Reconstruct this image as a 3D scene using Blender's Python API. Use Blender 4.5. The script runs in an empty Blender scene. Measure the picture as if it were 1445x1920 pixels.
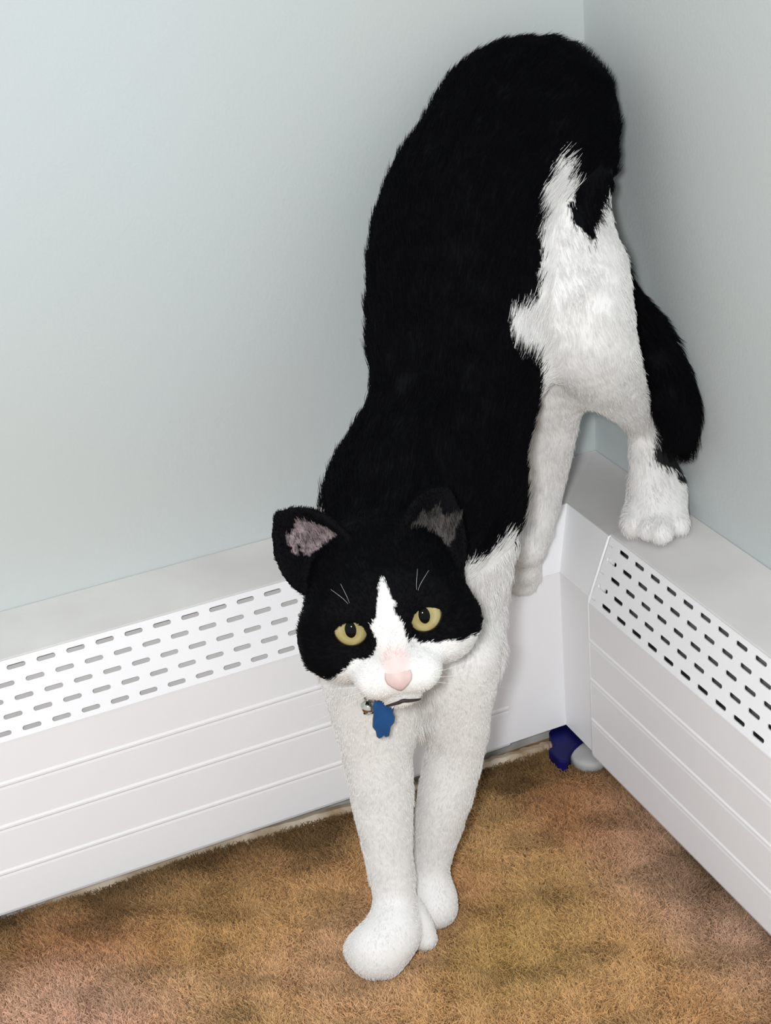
import bpy, bmesh, math
import numpy as np
from mathutils import Vector, Matrix

SC = bpy.context.scene
COL = SC.collection
RNG = np.random.default_rng(7)

# ------------------------------------------------------------------ camera, world, lamps, exposure
CAM_POS = Vector((-0.54514, -0.95743, 0.70952))
CAM_RIGHT = Vector((0.91338, -0.39814, -0.08505))
CAM_UP = Vector((0.25038, 0.38462, 0.88847))
CAM_FWD = Vector((0.32102, 0.83280, -0.45099))
cam_data = bpy.data.cameras.new('camera')
cam = bpy.data.objects.new('camera', cam_data)
COL.objects.link(cam)
cam_data.sensor_fit = 'HORIZONTAL'
cam_data.sensor_width = 36.0
cam_data.lens = 2954.64 / 1445.0 * 36.0
cam_data.clip_start = 0.01
m = Matrix.Identity(4)
for i in range(3):
    m[i][0] = CAM_RIGHT[i]; m[i][1] = CAM_UP[i]; m[i][2] = -CAM_FWD[i]; m[i][3] = CAM_POS[i]
cam.matrix_world = m
SC.camera = cam

world = bpy.data.worlds.new('room_light')
SC.world = world
world.use_nodes = True
bg = world.node_tree.nodes['Background']
bg.inputs['Color'].default_value = (0.94, 0.97, 1.0, 1)
bg.inputs['Strength'].default_value = 0.85

flash_data = bpy.data.lights.new('phone_flash', 'POINT')     # the phone's own flash, a few centimetres from its lens
flash_data.energy = 23.0
flash_data.shadow_soft_size = 0.03
flash_data.color = (0.97, 0.985, 1.0)
flash = bpy.data.objects.new('phone_flash', flash_data)
COL.objects.link(flash)
flash.location = CAM_POS + CAM_UP * 0.02 - CAM_RIGHT * 0.045

vs = SC.view_settings
vs.view_transform = 'Standard'
vs.look = 'None'
vs.exposure = 0.0
vs.gamma = 1.0
vs.use_curve_mapping = False

# ------------------------------------------------------------------ helpers
def tag(o, label=None, cat=None, group=None, kind=None):
    if label: o['label'] = label
    if cat: o['category'] = cat
    if group: o['group'] = group
    if kind: o['kind'] = kind
    return o

def empty(name, loc=(0, 0, 0)):
    o = bpy.data.objects.new(name, None)
    o.empty_display_size = 0.05
    o.location = loc
    COL.objects.link(o)
    return o

def adopt(o, parent):
    """parent o, whose mesh is given in world coordinates, without moving it"""
    o.parent = parent
    o.matrix_parent_inverse = Matrix.Translation(-Vector(parent.location))
    return o

def mesh_obj(name, verts, faces, mat, parent=None, smooth=False):
    me = bpy.data.meshes.new(name)
    me.from_pydata([tuple(map(float, v)) for v in verts], [], [tuple(f) for f in faces])
    me.validate()
    bm = bmesh.new(); bm.from_mesh(me)
    bmesh.ops.remove_doubles(bm, verts=bm.verts, dist=1e-6)
    bmesh.ops.recalc_face_normals(bm, faces=bm.faces)
    bm.to_mesh(me); bm.free()
    o = bpy.data.objects.new(name, me)
    COL.objects.link(o)
    if mat: me.materials.append(mat)
    if smooth: me.polygons.foreach_set('use_smooth', [True] * len(me.polygons))
    if parent: adopt(o, parent)
    return o

def box(x0, x1, y0, y1, z0, z1):
    v = [(x, y, z) for x in (x0, x1) for y in (y0, y1) for z in (z0, z1)]
    f = [(0, 1, 3, 2), (4, 6, 7, 5), (0, 4, 5, 1), (2, 3, 7, 6), (0, 2, 6, 4), (1, 5, 7, 3)]
    return v, f

def bevel(o, w, seg=2):
    b = o.modifiers.new('bevel', 'BEVEL'); b.width = w; b.segments = seg; b.limit_method = 'ANGLE'
    return o

def tube(path, radii, n=8, closed=False):
    """tube mesh along a path of points"""
    P = [Vector(p) for p in path]
    V, Fc = [], []
    prev = None
    for i, p in enumerate(P):
        if closed: t = (P[(i + 1) % len(P)] - P[i - 1]).normalized()
        else: t = (P[min(i + 1, len(P) - 1)] - P[max(i - 1, 0)]).normalized()
        a = prev if prev else (Vector((0, 0, 1)) if abs(t.z) < 0.9 else Vector((1, 0, 0)))
        a = (a - t * a.dot(t)).normalized(); prev = a
        b = t.cross(a)
        r = radii[i] if hasattr(radii, '__len__') else radii
        for k in range(n):
            an = 2 * math.pi * k / n
            V.append(p + a * (math.cos(an) * r) + b * (math.sin(an) * r))
    m_ = len(P)
    for i in range(m_ if closed else m_ - 1):
        for k in range(n):
            i2 = (i + 1) % m_
            Fc.append((i * n + k, i * n + (k + 1) % n, i2 * n + (k + 1) % n, i2 * n + k))
    if not closed:
        Fc.append(tuple(range(n))[::-1]); Fc.append(tuple((m_ - 1) * n + k for k in range(n)))
    return V, Fc

# ------------------------------------------------------------------ materials
def mat_new(name, color, rough=0.6, spec=0.5, metal=0.0):
    mt = bpy.data.materials.new(name)
    mt.use_nodes = True
    b = mt.node_tree.nodes['Principled BSDF']
    b.inputs['Base Color'].default_value = (*color, 1)
    b.inputs['Roughness'].default_value = rough
    b.inputs['Specular IOR Level'].default_value = spec
    b.inputs['Metallic'].default_value = metal
    return mt, mt.node_tree, b

def add_noise_color(nt, b, c0, c1, scale, detail=3, lo=0.35, hi=0.65):
    tc = nt.nodes.new('ShaderNodeTexCoord')
    no = nt.nodes.new('ShaderNodeTexNoise')
    no.inputs['Scale'].default_value = scale; no.inputs['Detail'].default_value = detail
    ra = nt.nodes.new('ShaderNodeValToRGB')
    ra.color_ramp.elements[0].position = lo; ra.color_ramp.elements[0].color = (*c0, 1)
    ra.color_ramp.elements[1].position = hi; ra.color_ramp.elements[1].color = (*c1, 1)
    nt.links.new(tc.outputs['Object'], no.inputs['Vector'])
    nt.links.new(no.outputs['Fac'], ra.inputs['Fac'])
    nt.links.new(ra.outputs['Color'], b.inputs['Base Color'])
    return tc, no, ra

def add_bump(nt, b, scale, strength, dist=0.001, detail=2):
    tc = nt.nodes.new('ShaderNodeTexCoord')
    no = nt.nodes.new('ShaderNodeTexNoise')
    no.inputs['Scale'].default_value = scale; no.inputs['Detail'].default_value = detail
    bu = nt.nodes.new('ShaderNodeBump')
    bu.inputs['Strength'].default_value = strength; bu.inputs['Distance'].default_value = dist
    nt.links.new(tc.outputs['Object'], no.inputs['Vector'])
    nt.links.new(no.outputs['Fac'], bu.inputs['Height'])
    nt.links.new(bu.outputs['Normal'], b.inputs['Normal'])

M_WALL, nt, b = mat_new('wall_paint', (0.62, 0.67, 0.66), 0.75, 0.25)
add_noise_color(nt, b, (0.555, 0.585, 0.570), (0.545, 0.600, 0.605), 2.6, 4)
add_bump(nt, b, 420, 0.25, 0.0006)
M_ENAMEL, nt, b = mat_new('white_enamel', (0.80, 0.80, 0.82), 0.42, 0.4)
add_noise_color(nt, b, (0.89, 0.885, 0.90), (0.92, 0.92, 0.93), 9, 4)
add_bump(nt, b, 900, 0.08, 0.0003)
M_TOP, nt, b = mat_new('dusty_enamel', (0.72, 0.70, 0.68), 0.55, 0.3)
add_noise_color(nt, b, (0.66, 0.635, 0.62), (0.74, 0.72, 0.70), 14, 5)
M_STEEL, nt, b = mat_new('grey_steel', (0.22, 0.22, 0.22), 0.6, 0.4)
add_noise_color(nt, b, (0.15, 0.15, 0.15), (0.26, 0.26, 0.26), 30, 3)
M_GAP, nt, b = mat_new('unpainted_grey_base', (0.40, 0.40, 0.385), 0.8, 0.2)
add_noise_color(nt, b, (0.30, 0.28, 0.25), (0.62, 0.62, 0.60), 22, 5, 0.3, 0.6)
M_STRIP, nt, b = mat_new('frayed_beige_edge', (0.6, 0.5, 0.36), 0.9, 0.1)
add_noise_color(nt, b, (0.34, 0.24, 0.14), (0.62, 0.53, 0.42), 40, 5)

# carpet: tan base with rusty, olive and dark soiled blotches
def noise3(p, scale, seed):
    """cheap smooth noise in about -1..1 from summed sines"""
    r = np.random.default_rng(seed)
    out = np.zeros(len(p))
    for k in range(9):
        w = r.normal(size=3); w /= np.linalg.norm(w)
        out += np.sin(p @ w * scale * (0.6 + 1.0 * r.random()) + r.random() * 6.283)
    return out / 3.0

M_CARPET, nt, b = mat_new('carpet_backing', (0.3, 0.19, 0.09), 0.95, 0.05)
add_noise_color(nt, b, (0.16, 0.09, 0.04), (0.38, 0.24, 0.12), 45, 6, 0.3, 0.7)

def attr_material(name, attr, rough, spec, mult=1.0):
    mt, nt_, b_ = mat_new(name, (0.5, 0.5, 0.5), rough, spec)
    at_ = nt_.nodes.new('ShaderNodeAttribute'); at_.attribute_name = attr
    nt_.links.new(at_.outputs['Color'], b_.inputs['Base Color'])
    return mt
M_PILE = attr_material('carpet_pile', 'pile_color', 0.95, 0.05)
M_FUR = attr_material('cat_fur', 'fur_color', 0.6, 0.05)
M_SKIN = attr_material('cat_coat', 'fur_color', 0.85, 0.10)

# ------------------------------------------------------------------ the room
H1, HF, HS, H0 = 0.1948, 0.18985, 0.14603, 0.0121        # heater cover: top at wall, top fold, lower fold, bottom edge
D1, D2 = 0.05756, 0.07484                                 # its depth at the top fold and at the front
RIBS = (0.11241, 0.07988, 0.04477)
Y_END = -0.1197                                           # where the right heater cover starts
X_SEAM = -0.1230                                          # where the left heater cover meets the corner cover

v, f = box(-1.7, 0.12, 0.0, 0.12, -0.02, 2.3)
tag(mesh_obj('wall_left', v, f, M_WALL), kind='structure')
v, f = box(0.0, 0.12, -1.7, -0.0, -0.02, 2.3)
tag(mesh_obj('wall_right', v, f, M_WALL), kind='structure')
v, f = box(-1.7, 0.0, -1.7, 0.0, -0.03, -0.004)
floor = tag(mesh_obj('floor', v, f, M_CARPET), kind='structure')

# grey base boards behind the heaters' open foot and the frayed beige edge of the carpet
v, f = box(-1.7, -0.0, -0.0625, -0.001, -0.004, 0.0105)
tag(mesh_obj('baseboard_left', v, f, M_GAP), kind='structure')
v, f = box(-0.0580, -0.001, -1.7, -0.0630, -0.004, 0.0105)
tag(mesh_obj('baseboard_right', v, f, M_GAP), kind='structure')
edge = [(-1.2, -0.048), (-0.60, -0.050), (-0.49, -0.060), (-0.435, -0.0655), (-0.379, -0.0625), (-0.309, -0.0680), (-0.253, -0.0735), (-0.20, -0.0745), (-0.149, -0.0755), (-0.1158, -0.0780), (-0.0936, -0.0790), (-0.078, -0.084)]
pts = []
for i in range(len(edge) - 1):
    for k in range(8):
        t = k / 8
        pts.append((edge[i][0] * (1 - t) + edge[i + 1][0] * t, edge[i][1] * (1 - t) + edge[i + 1][1] * t))
pts = np.array(pts)
jit = RNG.normal(size=(len(pts), 2)) * 0.0006
V, Fc = [], []
for i, (x, y) in enumerate(pts):
    dz = jit[i, 1] * 0.6
    V += [(x, y + 0.0045, -0.004), (x, y + 0.0045 + jit[i, 0], 0.0035 + dz), (x, y - 0.0005 + jit[i, 0], 0.0042 + dz), (x, y - 0.0025, -0.004)]
for i in range(len(pts) - 1):
    for k in range(3):
        Fc.append((i * 4 + k, i * 4 + k + 1, i * 4 + 5 + k, i * 4 + 4 + k))
tag(mesh_obj('trim_1', V, Fc, M_STRIP), kind='structure')

# ------------------------------------------------------------------ baseboard heaters
PITCH, SLOT_L, SLOT_W, ROWS, ROW0, ROWP = 0.0195, 0.0123, 0.0030, 5, 0.0027, 0.01015
SL = math.hypot(HF - HS, D2 - D1)
def slope_pt(s):
    """distance s up the sloped grille -> (depth, z)"""
    t = s / SL
    return D2 + (D1 - D2) * t, HS + (HF - HS) * t
S_LO, S_HI = ROW0 - ROWP / 2, ROW0 + ROWP * (ROWS - 0.5)

def slot_ring():
    """right half of a stadium slot from its top middle to its bottom middle, and the matching points on the cell border"""
    a, r = SLOT_L / 2 - SLOT_W / 2, SLOT_W / 2
    inner = [(0, r), (a, r)]; outer = [(0, ROWP / 2), (PITCH / 2, ROWP / 2)]
    for k in range(1, 6):
        th = math.pi / 2 - math.pi * k / 6
        inner.append((a + r * math.cos(th), r * math.sin(th)))
        outer.append((PITCH / 2, ROWP / 2 * math.sin(th)))
    inner += [(a, -r), (0, -r)]; outer += [(PITCH / 2, -ROWP / 2), (0, -ROWP / 2)]
    return inner, outer

def grille(l0, l1, c_odd):
    """punched strip between l0 and l1 (length coordinate); rows 0, 2, 4 have slots at c_odd + k*PITCH, the others half a pitch off"""
    V, Fc = [], []
    inner, outer = slot_ring()
    for r in range(ROWS):
        sc = ROW0 + ROWP * r
        c0 = c_odd + (PITCH / 2 if r % 2 else 0)
        k0 = math.floor((l0 - c0) / PITCH) - 1
        for k in range(k0, k0 + int((l1 - l0) / PITCH) + 4):
            c = c0 + k * PITCH
            for sgn in (1, -1):
                lo, hi = (c, c + PITCH / 2) if sgn > 0 else (c - PITCH / 2, c)
                if lo < l0 - 0.004 or hi > l1 + 0.004: continue
                base = len(V)
                for q in (inner, outer):
                    for (x, y) in q: V.append((min(max(c + sgn * x, l0), l1), sc + y))
                n = len(inner)
                for i in range(n - 1):
                    Fc.append((base + i, base + i + 1, base + n + i + 1, base + n + i))
    return V, Fc

def heater(name, l0, l1, c_odd, side, proud, back, blade):
    """side L: length runs along x, depth along -y; side R: length runs along y, depth along -x"""
    if side == 'L': W = lambda l, d, z: (l, -d, z)
    else: W = lambda l, d, z: (-d, l, z)
    root = empty(name, W((l0 + l1) / 2, D2 / 2, 0))
    def solid(o, th=0.0012):
        s = o.modifiers.new('sheet', 'SOLIDIFY'); s.thickness = th; s.offset = 0
        return o
    d_hi, z_hi = slope_pt(S_HI)
    d_lo, z_lo = slope_pt(S_LO)
    # flat dusty top
    prof = [(0.0005, H1), (d_hi - 0.001, z_hi + 0.0004), (d_hi, z_hi)]
    V = [W(l, d + (proud if d > 0.01 else 0), z + proud * 0.4) for (d, z) in prof for l in (l0, l1)]
    solid(mesh_obj('top_plate', V, [(0, 1, 3, 2), (2, 3, 5, 4)], M_TOP, root))
    # punched slope
    gv, gf = grille(l0, l1, c_odd)
    V = []
    for (l, s) in gv:
        d, z = slope_pt(s)
        V.append(W(l, d + proud, z + proud * 0.4))
    solid(mesh_obj('slotted_grille', V, gf, M_ENAMEL, root))
    # ribbed front
    prof = [(d_lo, z_lo), (D2 + 0.0008, z_lo - 0.002)]
    for z in RIBS:
        prof += [(D2 + 0.0008, z + 0.0026), (D2 + 0.0014, z + 0.0010), (D2 + 0.0014, z - 0.0002), (D2 + 0.0005, z - 0.0014), (D2 + 0.0008, z - 0.0034)]
    prof += [(D2 + 0.0008, H0 + 0.002), (D2 + 0.0002, H0), (D2 - 0.006, H0)]
    V = [W(l, d + proud, z) for (d, z) in prof for l in (l0, l1)]
    Fc = [(2 * i, 2 * i + 1, 2 * i + 3, 2 * i + 2) for i in range(len(prof) - 1)]
    solid(mesh_obj('front_panel', V, Fc, M_ENAMEL, root))
    # damper blade behind the slots
    a, z0 = slope_pt(-0.012); c_, z1 = slope_pt(0.040)
    V = [W(l, d, z) for (d, z) in ((a - back, z0), (c_ - back, z1), (c_ - back - 0.002, z1), (a - back - 0.002, z0)) for l in (l0 + 0.004, l1 - 0.004)]
    Fc = [(0, 1, 3, 2), (2, 3, 5, 4), (4, 5, 7, 6), (6, 7, 1, 0), (0, 2, 4, 6), (1, 7, 5, 3)]
    mesh_obj('damper_blade', V, Fc, blade, root)
    # end closure
    return root

hl = heater('baseboard_heater', -1.30, X_SEAM, -0.4616, 'L', 0.0, 0.008, M_TOP)
tag(hl, 'long white slotted baseboard heater cover along the left wall, behind the forelegs', 'heater', 'baseboard heater covers')
hr = heater('baseboard_heater', -1.30, Y_END, -0.1217, 'R', 0.0014, 0.026, M_STEEL)
tag(hr, 'white slotted baseboard heater cover along the right wall, under the raised hind paw', 'heater', 'baseboard heater covers')
# bright rolled edge at the near end of the right cover
prof = [(D1 - 0.004, HF + 0.0022), (D1 + 0.002, HF + 0.0010), (D2 + 0.0014, HS + 0.001), (D2 + 0.0022, HS - 0.004), (D2 + 0.0022, H0 + 0.003), (D2 - 0.002, H0)]
tv, tf = tube([(-d, Y_END, z) for d, z in prof], 0.0011, 8)
mesh_obj('rolled_edge', tv, tf, M_ENAMEL, hr, True)

# plain mitred corner cover: folded sheet that runs round the corner between the two
root = empty('heater_corner_cover', (-0.09, -0.09, 0))
tag(root, 'plain white mitred corner cover joining the two heater covers', 'heater cover')
prof = [(0.0005, H1 - 0.0006), (D1, HF - 0.0004), (D2 - 0.0002, HS), (D2 - 0.0002, H0 + 0.001), (D2 - 0.006, H0 + 0.001)]
for nm, a, b_ in (('top_plate', 0, 2), ('sloped_panel', 1, 3), ('front_panel', 2, 5)):
    V, Fc = [], []
    for (d, z) in prof[a:b_]:
        V += [(X_SEAM + 0.0003, -d, z), (-d, -d, z), (-d, Y_END - 0.012, z)]
    n = b_ - a
    for i in range(n - 1):
        for k in range(2): Fc.append((3 * i + k, 3 * i + k + 1, 3 * i + 4 + k, 3 * i + 3 + k))
    o = mesh_obj(nm, V, Fc, M_TOP if nm == 'top_plate' else M_ENAMEL, root)
    s = o.modifiers.new('sheet', 'SOLIDIFY'); s.thickness = 0.0010; s.offset = 0

# ------------------------------------------------------------------ blue and grey plastic piece under the corner cover
M_BLUE, nt, b = mat_new('dark_blue_plastic', (0.006, 0.006, 0.08), 0.45, 0.15)
add_noise_color(nt, b, (0.005, 0.005, 0.055), (0.008, 0.008, 0.10), 60, 2)
M_PALE, nt, b = mat_new('pale_grey_plastic', (0.55, 0.55, 0.55), 0.6, 0.25)
add_noise_color(nt, b, (0.36, 0.36, 0.35), (0.48, 0.48, 0.47), 50, 2)
root = empty('plastic_toy', (-0.085, -0.092, 0))
tag(root, 'small dark blue and pale grey plastic toy tucked under the heater corner', 'toy')
outline = [(-0.0878, -0.0704), (-0.07, -0.0586), (-0.0655, -0.0754), (-0.0703, -0.0935), (-0.0819, -0.0994), (-0.09, -0.1055), (-0.0946, -0.1105), (-0.0987, -0.1066), (-0.0989, -0.0957), (-0.0987, -0.0895), (-0.0926, -0.0876)]
n = len(outline)
V = [(x, y, z) for z in (-0.003, 0.008) for (x, y) in outline]
Fc = [tuple(range(n)), tuple(range(n, 2 * n))[::-1]] + [(i, (i + 1) % n, n + (i + 1) % n, n + i) for i in range(n)]
bevel(mesh_obj('blue_body', V, Fc, M_BLUE, root), 0.0015, 2)
# pale round knob beside it, a lathed drum with a domed top
V, Fc = [], []
ring = [(0.0130, -0.003), (0.0146, -0.001), (0.0150, 0.003), (0.0146, 0.0052), (0.0132, 0.0062), (0.0100, 0.0066), (0.0, 0.0068)]
kn = 24
for (r, h) in ring:
    for k in range(kn):
        an = 2 * math.pi * k / kn
        V.append((-0.0728 + r * math.cos(an), -0.1072 + r * math.sin(an), h))
for i in range(len(ring) - 1):
    for k in range(kn): Fc.append((i * kn + k, i * kn + (k + 1) % kn, (i + 1) * kn + (k + 1) % kn, (i + 1) * kn + k))
mesh_obj('grey_knob', V, Fc, M_PALE, root, True)

# ------------------------------------------------------------------ the cat
CHAINS = {
    'trunk': [[(-0.0691, -0.0531, 0.4677, 0.0433), (-0.1038, -0.0676, 0.4495, 0.0514), (-0.1371, -0.0846, 0.4166, 0.0556), (-0.1610, -0.1094, 0.3760, 0.0524), (-0.1786, -0.1380, 0.3328, 0.0483), (-0.2036, -0.1585, 0.2949, 0.0456), (-0.2261, -0.1675, 0.2556, 0.0464)]],
    'belly': [[(-0.1199, -0.1032, 0.3723, 0.0322), (-0.1618, -0.1201, 0.3224, 0.0354), (-0.1942, -0.1424, 0.2803, 0.0367)]],
    'chest': [[(-0.2145, -0.1629, 0.2834, 0.0471), (-0.2288, -0.1712, 0.2357, 0.0466), (-0.2391, -0.1832, 0.1952, 0.0396), (-0.2431, -0.1890, 0.1704, 0.0282)]],
    'shoulder_r': [[(-0.2432, -0.1609, 0.2778, 0.0242), (-0.2576, -0.1730, 0.2341, 0.0260), (-0.2627, -0.1808, 0.1939, 0.0279)]],
    'shoulder_l': [[(-0.1962, -0.1806, 0.2749, 0.0252), (-0.2054, -0.1906, 0.2342, 0.0215), (-0.2143, -0.1986, 0.1954, 0.0217)]],
    'croup': [[(-0.0856, -0.0473, 0.4777, 0.0328), (-0.0676, -0.0544, 0.4731, 0.0336)]],
    'haunch': [[(-0.0576, -0.0624, 0.4742, 0.0266), (-0.0676, -0.0826, 0.4476, 0.0244)]],
    'neck': [[(-0.2143, -0.1729, 0.2983, 0.0368), (-0.2425, -0.2054, 0.2847, 0.0365), (-0.2674, -0.2369, 0.2755, 0.0329)]],
    'fore_r': [[(-0.2766, -0.2087, 0.2100, 0.0266), (-0.2757, -0.2029, 0.1720, 0.0246), (-0.2751, -0.2026, 0.1400, 0.0214), (-0.2750, -0.2037, 0.1040, 0.0190), (-0.2767, -0.2088, 0.0660, 0.0152), (-0.2778, -0.2145, 0.0360, 0.0137), (-0.2820, -0.2223, 0.0240, 0.0150)]],
    'fore_r_paw': [[(-0.2866, -0.2310, 0.0240, 0.0135), (-0.2998, -0.2352, 0.0200, 0.0164)]],
    'fore_r_toes': [[(-0.2928, -0.2308, 0.0200, 0.0101), (-0.3074, -0.2252, 0.0122, 0.0112)], [(-0.2909, -0.2374, 0.0200, 0.0101), (-0.3046, -0.2352, 0.0125, 0.0114)], [(-0.2879, -0.2390, 0.0200, 0.0094), (-0.2968, -0.2385, 0.0125, 0.0114)], [(-0.2841, -0.2345, 0.0200, 0.0091), (-0.2894, -0.2348, 0.0120, 0.0098)]],
    'fore_r_thumb': [[(-0.2707, -0.2154, 0.0240, 0.0103), (-0.2678, -0.2269, 0.0170, 0.0092), (-0.2666, -0.2320, 0.0098, 0.0079)]],
    'fore_l': [[(-0.2220, -0.2166, 0.2000, 0.0212), (-0.2210, -0.2098, 0.1570, 0.0198), (-0.2236, -0.2039, 0.1220, 0.0182), (-0.2320, -0.2000, 0.0850, 0.0171), (-0.2406, -0.1965, 0.0470, 0.0136), (-0.2455, -0.1980, 0.0280, 0.0116), (-0.2470, -0.2015, 0.0200, 0.0119)]],
    'fore_l_paw': [[(-0.2473, -0.2017, 0.0180, 0.0119), (-0.2488, -0.2109, 0.0135, 0.0126)]],
    'fore_l_toes': [[(-0.2509, -0.2063, 0.0140, 0.0084), (-0.2553, -0.2109, 0.0095, 0.0084)], [(-0.2469, -0.2085, 0.0140, 0.0084), (-0.2500, -0.2144, 0.0095, 0.0084)], [(-0.2433, -0.2076, 0.0140, 0.0077), (-0.2443, -0.2111, 0.0090, 0.0077)]],
    'hind_l': [[(-0.0676, -0.0809, 0.4507, 0.0250), (-0.0744, -0.1038, 0.4191, 0.0235), (-0.0789, -0.1285, 0.3881, 0.0273), (-0.0855, -0.1404, 0.3614, 0.0300), (-0.0767, -0.1404, 0.3343, 0.0257), (-0.0520, -0.1276, 0.2980, 0.0161), (-0.0295, -0.1148, 0.2645, 0.0094), (-0.0305, -0.1173, 0.2458, 0.0087), (-0.0300, -0.1215, 0.2251, 0.0110)]],
    'hind_l_paw': [[(-0.0247, -0.1149, 0.2168, 0.0111), (-0.0280, -0.1289, 0.2113, 0.0168)]],
    'hind_l_lat': [[(-0.0218, -0.1159, 0.2590, 0.0058), (-0.0182, -0.1253, 0.2376, 0.0073), (-0.0155, -0.1296, 0.2204, 0.0095)]],
    'hind_l_toes': [[(-0.0328, -0.1174, 0.2098, 0.0088), (-0.0487, -0.1348, 0.2033, 0.0084)], [(-0.0293, -0.1269, 0.2108, 0.0081), (-0.0435, -0.1455, 0.2033, 0.0076)], [(-0.0238, -0.1305, 0.2108, 0.0080), (-0.0392, -0.1547, 0.2033, 0.0075)], [(-0.0118, -0.1263, 0.2098, 0.0088), (-0.0230, -0.1503, 0.2028, 0.0072)]],
    'hind_r': [[(-0.0846, -0.0650, 0.4014, 0.0314), (-0.0934, -0.0888, 0.3624, 0.0305), (-0.0940, -0.1006, 0.3179, 0.0266), (-0.0895, -0.0948, 0.2763, 0.0194), (-0.0924, -0.0849, 0.2373, 0.0187), (-0.1012, -0.0878, 0.2079, 0.0166), (-0.1111, -0.0934, 0.1860, 0.0141)]],
    'hind_r_paw': [[(-0.1054, -0.0801, 0.1762, 0.0128), (-0.1097, -0.0820, 0.1632, 0.0125)]],
    'hind_r_toes': [[(-0.1132, -0.0801, 0.1655, 0.0064), (-0.1165, -0.0794, 0.1523, 0.0064)], [(-0.1096, -0.0811, 0.1628, 0.0064), (-0.1112, -0.0811, 0.1480, 0.0065)], [(-0.1056, -0.0815, 0.1618, 0.0064), (-0.1049, -0.0813, 0.1475, 0.0065)], [(-0.1011, -0.0796, 0.1639, 0.0057), (-0.0985, -0.0793, 0.1511, 0.0057)]],
    'tail': [[(-0.0395, -0.0459, 0.4687, 0.0181), (-0.0352, -0.0532, 0.4252, 0.0134), (-0.0343, -0.0692, 0.3851, 0.0107), (-0.0269, -0.0897, 0.3481, 0.0114), (-0.0174, -0.1117, 0.3187, 0.0149), (-0.0164, -0.1301, 0.2921, 0.0163), (-0.0166, -0.1413, 0.2757, 0.0131), (-0.0201, -0.1467, 0.2655, 0.0099)]],
}
HEAD_O = np.array((-0.2791, -0.2520, 0.2725))
HEAD_R = np.array((0.9481, -0.3077, 0.0804))
HEAD_F = np.array((-0.3165, -0.9379, 0.1423))
HEAD_U = np.array((-0.0316, 0.1603, 0.9866))
FLANK_R = np.array((0.9134, -0.3981, -0.0850)); FLANK_U = np.array((0.2504, 0.3846, 0.8885))   # a fixed plane through the flank in which the coat patches are outlined
THIGH_PATCH = [(-0.0834, 0.316), (-0.0787, 0.328), (-0.072, 0.3434), (-0.07, 0.3317), (-0.064, 0.3133), (-0.0573, 0.2999), (-0.0513, 0.2885), (-0.0472, 0.2965), (-0.0399, 0.3183), (-0.0355, 0.33), (0.0566, 0.2463), (0.0566, 0.0787), (-0.0841, 0.0787), (-0.0841, 0.1692), (-0.0801, 0.1927), (-0.0891, 0.2128), (-0.1102, 0.2221), (-0.1082, 0.2362), (-0.0891, 0.2496), (-0.0834, 0.2798), (-0.0831, 0.3032)]
LEG_SMUDGE = [(0.0054, 0.1784), (0.0036, 0.1591), (0.0094, 0.1533), (0.0192, 0.1457), (0.033, 0.1431), (0.033, 0.1839), (0.0076, 0.1875)]

HS_ = 0.955                                      # head scale

def catmull(pts, n):
    P = np.array(pts, float)
    if len(P) < 3:
        t = np.linspace(0, 1, n + 1)[:, None]
        return P[0] * (1 - t) + P[1] * t
    Q = np.vstack([2 * P[0] - P[1], P, 2 * P[-1] - P[-2]])
    out = []
    for i in range(1, len(Q) - 2):
        for k in range(n):
            t = k / n
            out.append(0.5 * ((2 * Q[i]) + (-Q[i - 1] + Q[i + 1]) * t + (2 * Q[i - 1] - 5 * Q[i] + 4 * Q[i + 1] - Q[i + 2]) * t * t + (-Q[i - 1] + 3 * Q[i] - 3 * Q[i + 1] + Q[i + 2]) * t ** 3))
    out.append(P[-1])
    return np.array(out)

BIG = 0.2
def sd_chain(p, ch, margin=0.034):
    """distance to a tapered tube through the points of ch (x, y, z, r)"""
    lo = (ch[:, :3] - ch[:, 3:]).min(0) - margin; hi = (ch[:, :3] + ch[:, 3:]).max(0) + margin
    sel = np.all((p >= lo) & (p <= hi), axis=1)
    d = np.full(len(p), BIG)
    q = p[sel]
    if len(q) == 0: return d
    best = np.full(len(q), BIG)
    for a, b_ in zip(ch[:-1], ch[1:]):
        ab = b_[:3] - a[:3]
        t = np.clip(((q - a[:3]) @ ab) / (ab @ ab + 1e-12), 0, 1)
        dd = np.sqrt((((q - a[:3]) - t[:, None] * ab) ** 2).sum(1)) - (a[3] + (b_[3] - a[3]) * t)
        best = np.minimum(best, dd)
    d[sel] = best
    return d

def smin(a, b_, k):
    h = np.maximum(k - np.abs(a - b_), 0) / k
    return np.minimum(a, b_) - h * h * k * 0.25

def sd_ell(q, c, r):
    """approximate distance to an ellipsoid in head coordinates"""
    c = np.array(c) * HS_; r = np.array(r) * HS_
    u = (q - c) / r
    k0 = np.sqrt((u * u).sum(1)); k1 = np.sqrt(((u / r) ** 2).sum(1)) + 1e-9
    return k0 * (k0 - 1) / k1

def to_head(p):
    d = p - HEAD_O
    return np.stack([d @ HEAD_R, d @ HEAD_F, d @ HEAD_U], 1)

def from_head(q):
    q = np.atleast_2d(np.array(q, float))
    return HEAD_O + q[:, :1] * HEAD_R + q[:, 1:2] * HEAD_F + q[:, 2:3] * HEAD_U

CH = {k: [catmull(c, 5 if len(c) > 2 else 2) for c in v_] for k, v_ in CHAINS.items()}
def grp(p, names, k):
    d = None
    for nme in names:
        for c in CH[nme]:
            e = sd_chain(p, c)
            d = e if d is None else smin(d, e, k)
    return d

EYES = [np.array((s * 0.0202, 0.0262, 0.0005)) * HS_ for s in (-1, 1)]
EYE_R = 0.0112
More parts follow.
